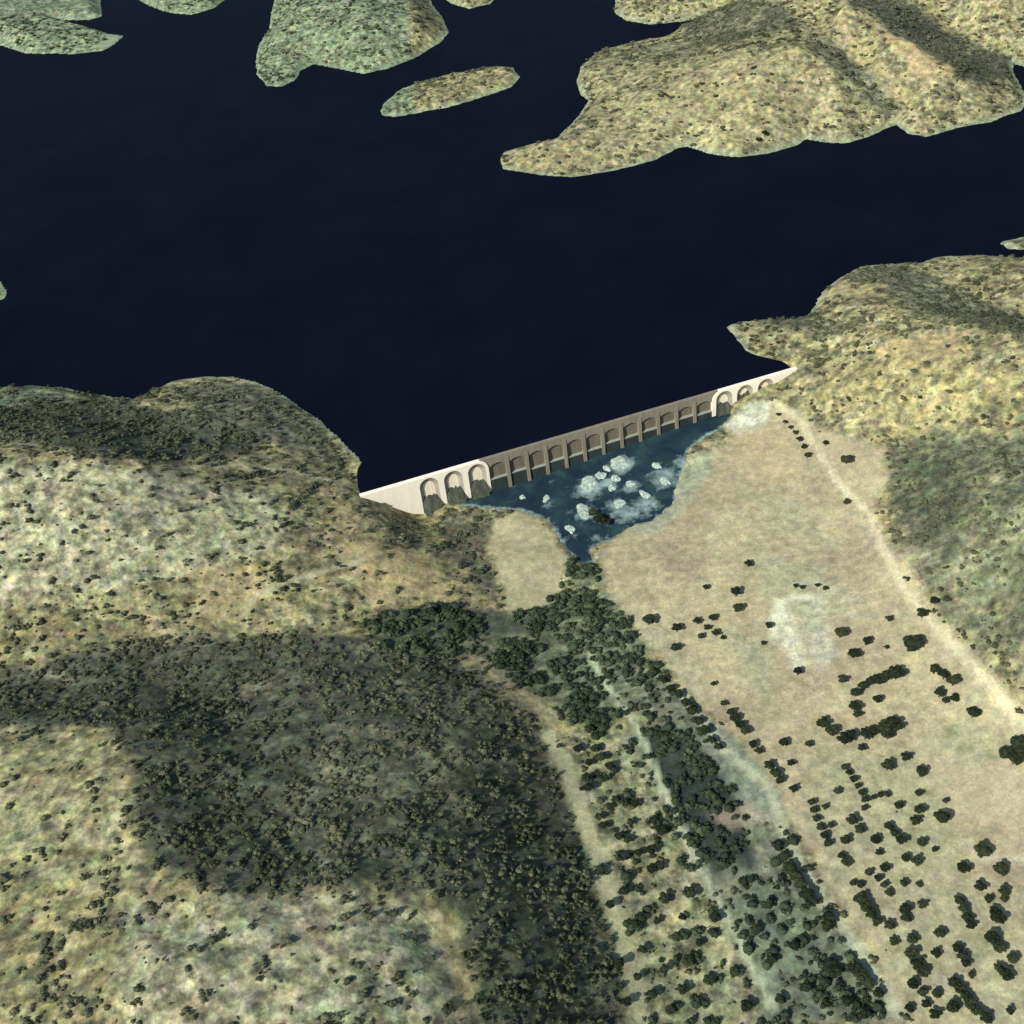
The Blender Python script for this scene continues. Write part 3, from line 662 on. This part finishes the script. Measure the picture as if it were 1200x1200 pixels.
#TREES
T1 = [ # px, py, radius in metres, label
 (760,727,4.6,'large round dark oak standing alone on the beige field right of the stream'),
 (793,737,3.3,'small dark oak, upper of the two between the large round oak and the ragged thicket'),
 (792,759,3.3,'small dark oak, lower of the two between the large round oak and the ragged thicket'),
 (877,661,3.1,'lone small oak out in the middle of the beige field below the dam'),
 (827,689,2.2,'faint pale little tree above the ragged thicket on the field'),
 (862,695,3.8,'upper tree of the touching pair right of the ragged thicket'),
 (865,713,3.6,'lower tree of the touching pair right of the ragged thicket'),
 (901,733,2.7,'tree at the left edge of the pale bare patch'),
 (895,754,1.7,'tiny bush below the tree left of the pale bare patch'),
 (935,788,3.0,'dark oak below the pale bare patch'),
 (836,802,2.0,'small bush alone on the field edge above the tree row'),
 (848,825,2.3,'olive green bush at the top of the right tree row'),
 (992,539,4.2,'dark round oak in the beige clearing under the right hillside'),
 (992,589,2.6,'small dark tree beside the pale track below the clearing'),
 (967,520,2.2,'flat low bush at the top of the beige clearing'),
 (985,743,3.8,'dark oak right of the pale bare patch'),
 (1069,755,6.3,'biggest round dark oak of the plain, under the foot of the right hill'),
 (1081,720,3.6,'upright dark oak just above the biggest round oak'),
 (1095,705,2.8,'greenish tree at the foot of the right hillside, highest of its line'),
 (1042,726,2.3,'reddish brown bush left of the upright oak'),
 (1039,759,1.7,'tiny bush left of the biggest round oak'),
 (988,797,2.9,'small dark oak left of the long grove'),
 (1140,836,4.0,'dark oak at the lower right beside the pale track'),
 (918,871,2.8,'small round oak, upper of the three by the end of the tree row'),
 (927,895,2.6,'small round oak, middle of the three by the end of the tree row'),
 (930,925,2.6,'small round oak, lowest of the three by the end of the tree row'),
 (981,928,2.5,'small greyish oak left of the diagonal hedge'),
 (1108,939,1.9,'small bush at the right rim of the oak wood by the plain'),
 (1104,959,4.6,'wide dark oak at the right rim of the oak wood by the plain'),
 (1095,996,1.8,'faint brown bush below the wide oak of the right rim'),
 (1151,999,4.4,'big dark oak at the top of the lower right group'),
 (1172,1020,3.7,'round oak right below the big oak of the lower right group'),
 (1128,1019,3.3,'oak left below the big oak of the lower right group'),
]
for a in T1: tree(*a)
GR = {
 'ragged thicket on the beige field': ('dark tree of the small ragged thicket on the beige field', [(817,728,2.8),(835,724,2.8),(821,746,2.4),(839,743,2.6),(829,736,2.2),(847,748,1.8)]),
 'short hedge above the pale bare patch': ('low bush of the thin hedge above the pale bare patch', [(932,687,1.8),(940,689,1.8),(958,686,1.9),(967,690,1.9)]),
 'row of bushes beside the track near the dam': ('brown bush in the row beside the track near the dam', [(912,486,1.8),(920,495,2.2),(926,501,2.0),(932,507,2.3),(937,515,2.5),(942,524,2.5),(946,534,2.6)]),
 'left tree row along the stream': ('tree in the straight dark row left of the strip field', [(765,788,2.8),(777,798,3.0),(786,807,3.0),(795,815,3.2),(803,825,3.2),(810,834,3.4),(818,846,3.4),(826,858,3.6),(834,868,3.2),(842,876,3.0)]),
 'right tree row along the stream': ('tree in the straight dark row right of the strip field', [(856,835,3.0),(861,843,3.2),(867,851,3.0),(873,858,3.0),(882,873,3.0),(889,881,2.7),(901,898,3.2),(908,907,3.4),(914,915,2.8)]),
 'pair of oaks left of the long grove': ('oak of the pair left of the biggest round oak', [(1016,752,3.4),(1000,767,3.7)]),
 'long dark grove': ('tree of the long dark grove below the biggest oak', [(1050,790,5.0),(1040,794,4.2),(1030,797,4.0),(1020,799,3.6),(1011,804,3.4),(1003,812,3.2),(1001,829,3.8),(1028,820,3.0),(1005,838,2.6)]),
 'clump beside the track': ('tree of the clump between long grove and pale track', [(1095,786,3.4),(1106,792,3.6),(1117,799,4.2),(1101,813,3.6),(1118,819,2.9),(1108,822,2.4)]),
 'second grove': ('tree of the second grove, below the long dark grove', [(964,848,4.0),(974,857,4.2),(990,868,4.2),(998,862,3.2),(1014,862,3.8),(1024,857,3.6),(1036,853,4.4),(1046,848,4.4),(1052,852,3.8),(1040,862,3.6),(948,873,2.4),(1010,877,2.6)]),
 'grove cut by the right edge': ('tree of the grove at the right edge of the plain', [(1192,871,4.2),(1179,883,4.4),(1188,890,4.6),(1198,882,4.0)]),
 'three oaks below the second grove': ('oak of the three standing right below the second grove', [(1040,898,4.0),(1062,888,3.1),(1080,905,3.8)]),
 'diagonal hedge in the oak wood': ('tree of the thin diagonal hedge atop the oak wood', [(990,899,2.2),(995,906,2.4),(1000,914,2.4),(1005,922,2.2),(1010,930,2.4),(1014,938,2.4),(1013,948,2.2),(1024,935,1.8),(1032,932,1.9)]),
 'left rim hedge of the oak wood': ('tree of the dark hedge along the left rim of the oak wood', [(951,941,2.4),(954,950,2.6),(957,960,2.6),(962,970,2.6),(966,980,2.6),(970,989,2.4),(967,946,1.9),(974,968,2.2)]),
 'oaks in the middle of the oak wood': ('oak scattered in the middle of the oak wood', [(1039,932,2.2),(1053,945,2.8),(999,963,3.2),(1007,973,3.0),(991,986,2.9),(1026,985,2.9),(1042,969,2.8),(1048,977,2.8),(1055,986,3.0),(1077,950,3.2),(1073,963,3.0),(1076,931,2.2),(1080,989,2.6),(1061,1007,2.6),(1074,1010,3.1),(991,1011,3.0),(1036,1019,2.6),(1018,1024,2.2),(1029,1030,2.2),(1042,1047,2.6),(1008,1037,2.4),(999,1036,1.9),(1059,1036,2.2),(1077,1037,2.0),(1036,1038,2.2),(986,1003,2.2),(1030,1000,2.2)]),
 'lower right oaks': ('oak scattered in the lower right group on the plain', [(1149,1040,3.3),(1176,1046,2.8),(1158,1055,2.3),(1168,1077,4.0),(1166,1069,3.2),(1124,1056,3.0),(1129,1066,3.0),(1134,1076,3.0),(1138,1085,2.8),(1176,1055,2.0),(1122,1112,2.9),(1128,1121,2.8),(1132,1130,2.8),(1138,1143,2.0),(1163,1102,3.8),(1170,1112,3.2),(1186,1125,2.8),(1178,1143,3.6),(1170,1135,2.8),(1183,1186,2.2),(1100,1095,3.0),(1097,1118,2.4)]),
 'oaks along the pale strip': ('oak in the dense band beside the lower pale strip', [(1008,1055,3.6),(1014,1063,3.6),(1020,1072,3.4),(1028,1081,3.0),(1060,1066,3.2),(1062,1076,3.0),(1042,1085,3.0),(1047,1104,2.6),(1069,1102,2.8),(1081,1061,2.6),(1067,1120,3.4),(1075,1130,3.4),(1081,1140,3.4),(1070,1155,2.9),(1081,1163,2.8),(1098,1166,2.4),(1118,1152,3.0),(1124,1160,3.0),(1131,1169,3.0),(1137,1178,3.0),(1117,1182,3.4),(1143,1186,3.0),(1155,1194,3.0),(1066,1183,2.6),(1096,1190,2.8),(1085,1178,2.4)]),
 'trees in the strip beside the left track': ('dark tree in the yellowish strip right of the left track', [(690,856,3.0),(677,879,2.9),(697,878,3.0),(703,888,3.2),(714,899,2.8),(688,913,3.2),(690,924,2.8),(722,937,2.6),(733,941,2.8),(744,943,2.8),(702,958,2.6),(707,968,2.6),(726,981,2.8),(736,985,2.4),(766,962,3.0),(775,975,3.2),(763,997,3.2),(748,1000,2.4),(763,1019,3.0),(774,1016,2.8),(731,1045,2.9),(778,1054,3.4),(807,1048,3.6),(750,1076,3.0),(745,1084,2.6),(839,1076,3.0),(807,1127,3.2),(794,1099,2.8),(753,1114,2.6),(715,1061,2.8),(725,1130,2.6),(747,1146,2.4),(778,1137,2.6),(800,1075,2.4),(770,1080,2.4),(820,1105,2.4),(765,1165,2.6),(800,1160,2.8),(830,1150,3.0),(735,1175,2.4),(785,1185,2.6),(690,895,2.4),(715,945,2.2),(740,965,2.2)]),
 'trees of the lower stream wood': ('tree in the green wood at the bottom between the tracks', [(971,1079,3.8),(968,1088,3.4),(945,1050,4.2),(950,1058,3.6),(925,1017,3.8),(932,1027,3.8),(938,1037,3.8),(911,993,3.4),(918,1004,3.4),(973,1130,3.4),(977,1140,3.4),(1003,1137,3.8),(1011,1145,3.8),(1017,1153,3.4),(968,1177,2.8),(993,1174,3.0),(1013,1189,3.2),(944,1157,3.2),(905,1125,3.0),(930,1110,3.0),(885,1090,3.0),(1030,1165,2.8),(900,1062,2.8),(875,1180,3.2),(915,1172,3.2),(860,1140,2.8)]),
 'two dots on the far shore': ('little tree of the two close to the far shore', [(896,157,3.6),(889,164,3.2)]),
}
W_ = ['zeroth','first','second','third','fourth','fifth','sixth','seventh','eighth','ninth','tenth','eleventh','twelfth','thirteenth','fourteenth','fifteenth','sixteenth','seventeenth','eighteenth','nineteenth']
def ordinal(k):
    if k < 20: return W_[k]
    t_, u_ = divmod(k, 10); return (['', '', 'twentieth', 'thirtieth', 'fortieth'][t_]) if u_ == 0 else ['', '', 'twenty', 'thirty', 'forty'][t_]+'-'+W_[u_]
for gname, (lb, L_) in GR.items():
    L_ = sorted(L_, key=lambda q: q[1])
    for k, (px, py, r_) in enumerate(L_): tree(px, py, r_, lb+', '+ordinal(k+1)+' from top', gname)
o = tree(703,609,5.6,'wide dark tree at the pool outlet beside the pale green rock', None); 
tree(694,602,3.5,'smaller dark tree left against the wide tree at the pool outlet', 'small trees at the pool outlet'); tree(712,612,3.5,'smaller dark tree right against the wide tree at the pool outlet', 'small trees at the pool outlet')

# ------------------------------------------------------------------ scrub and woodland cover
IV1, IF1 = ico(1); IV2, IF2 = ico(2)
def scatter(name, field, n_try, rmin, rmax, mat, label, cat, seed, hi=True, flat=.75, clump=14, region=None):
    r = np.random.default_rng(seed)
    x = r.uniform(-700, 760, n_try); y = r.uniform(140, 2050, n_try)
    # only where the photograph's wedge can see it, with a margin
    lim = .46*np.hypot(y, CAM_H)+70; k = np.abs(x) < lim; x, y = x[k], y[k]
    k = y > 1250
    keep = ~k | (r.uniform(size=len(x)) < .6); x, y = x[keep], y[keep]
    i = np.clip(np.searchsorted(gx, x), 0, nx_-1); j = np.clip(np.searchsorted(gy, y), 0, ny_-1)
    f = field.reshape(ny_, nx_)[j, i]
    c_ = .5+.5*fbm(x, y, clump, seed+5, 3)*1.6
    ok = (r.uniform(size=len(x)) < f*np.clip(c_*1.5-.1, 0, 1.3)); x, y = x[ok], y[ok]
    z = hgt(x, y); n_ = len(x)
    ok = (z > .5) | (((x-W0[0])*N[0]+(y-W0[1])*N[1]) > 5); x, y, z = x[ok], y[ok], z[ok]; n_ = len(x)
    rad = rmin+(rmax-rmin)*r.uniform(size=n_)**1.8
    rad = rad*np.where(y > 1200, 1.25, 1.0)
    bv, bf = (IV2, IF2) if hi else (IV1, IF1)
    vl = []
    for q in range(14):                    # each plant: a few lumps and a ragged coat of leaf tufts
        rq = np.random.default_rng(seed*100+q); vv_ = []; ff_ = []; nn = 0
        for L_ in range(4):
            c0 = np.array([0, 0, 0]) if L_ == 0 else np.array([rq.normal()*.48, rq.normal()*.48, rq.uniform(-.2, .15)])
            q_ = bv*(1+.42*n3d(bv, 2.8, seed*1000+q*7+L_)[:, None])*(.72 if L_ == 0 else rq.uniform(.3, .55))+c0
            vv_.append(q_); ff_.append(bf+nn); nn += len(bv)
            m3 = 16; dd_ = rq.normal(size=(m3, 3)); dd_ /= np.linalg.norm(dd_, axis=1)[:, None]; dd_[:, 2] = np.abs(dd_[:, 2])
            pp = c0+dd_*(.75 if L_ == 0 else .48)*rq.uniform(.85, 1.15, (m3, 1)); tt = rq.normal(size=(m3, 3))*.14; bb = rq.normal(size=(m3, 3))*.14
            vv_.append(np.stack([pp+tt, pp-tt, pp+bb], 1).reshape(-1, 3)); ff_.append(np.arange(m3*3).reshape(-1, 3)+nn); nn += m3*3
        vl.append(np.concatenate(vv_)); fl_ = np.concatenate(ff_)
    vars_ = np.stack(vl); bv = vl[0]; bf = fl_
    pick = r.integers(0, 14, n_); ang = r.uniform(0, 6.28, n_)
    v = vars_[pick]
    ca, sa = np.cos(ang)[:, None], np.sin(ang)[:, None]
    vx = v[:, :, 0]*ca-v[:, :, 1]*sa; vy = v[:, :, 0]*sa+v[:, :, 1]*ca; vz = v[:, :, 2]
    sx = rad*r.uniform(.8, 1.3, n_)
    V = np.stack([vx*sx[:, None]+x[:, None], vy*rad[:, None]+y[:, None], vz*(rad*flat)[:, None]+(z+rad*flat*.45)[:, None]], -1).reshape(-1, 3)
    Fc = (bf[None]+(np.arange(n_)*len(bv))[:, None, None]).reshape(-1, 3)
    m_ = np_mesh(name, V, Fc, mat)
    t_ = np.clip(.45+.5*fbm(x, y, 60, seed+9, 3)+r.normal(0, .22, n_), 0, 1)
    a_ = m_.attributes.new('tint', 'FLOAT', 'POINT'); a_.data.foreach_set('value', np.repeat(t_, len(bv)).astype(np.float32))
    o = add_obj(name, m_); tag(o, label, cat, None, 'stuff'); print(name, n_)
scatter('scrub', .8*dens**1.5, 300000, .7, 3.1, M_scrub, 'grey green maquis shrubs covering the hillsides round the lake', 'scrub', 11, hi=False, flat=.6)
scatter('woodland', wood, 230000, 1.6, 4.2, M_wood, 'dense green woodland filling the valley floor along the stream', 'woodland', 13, hi=False, flat=.95, clump=20)
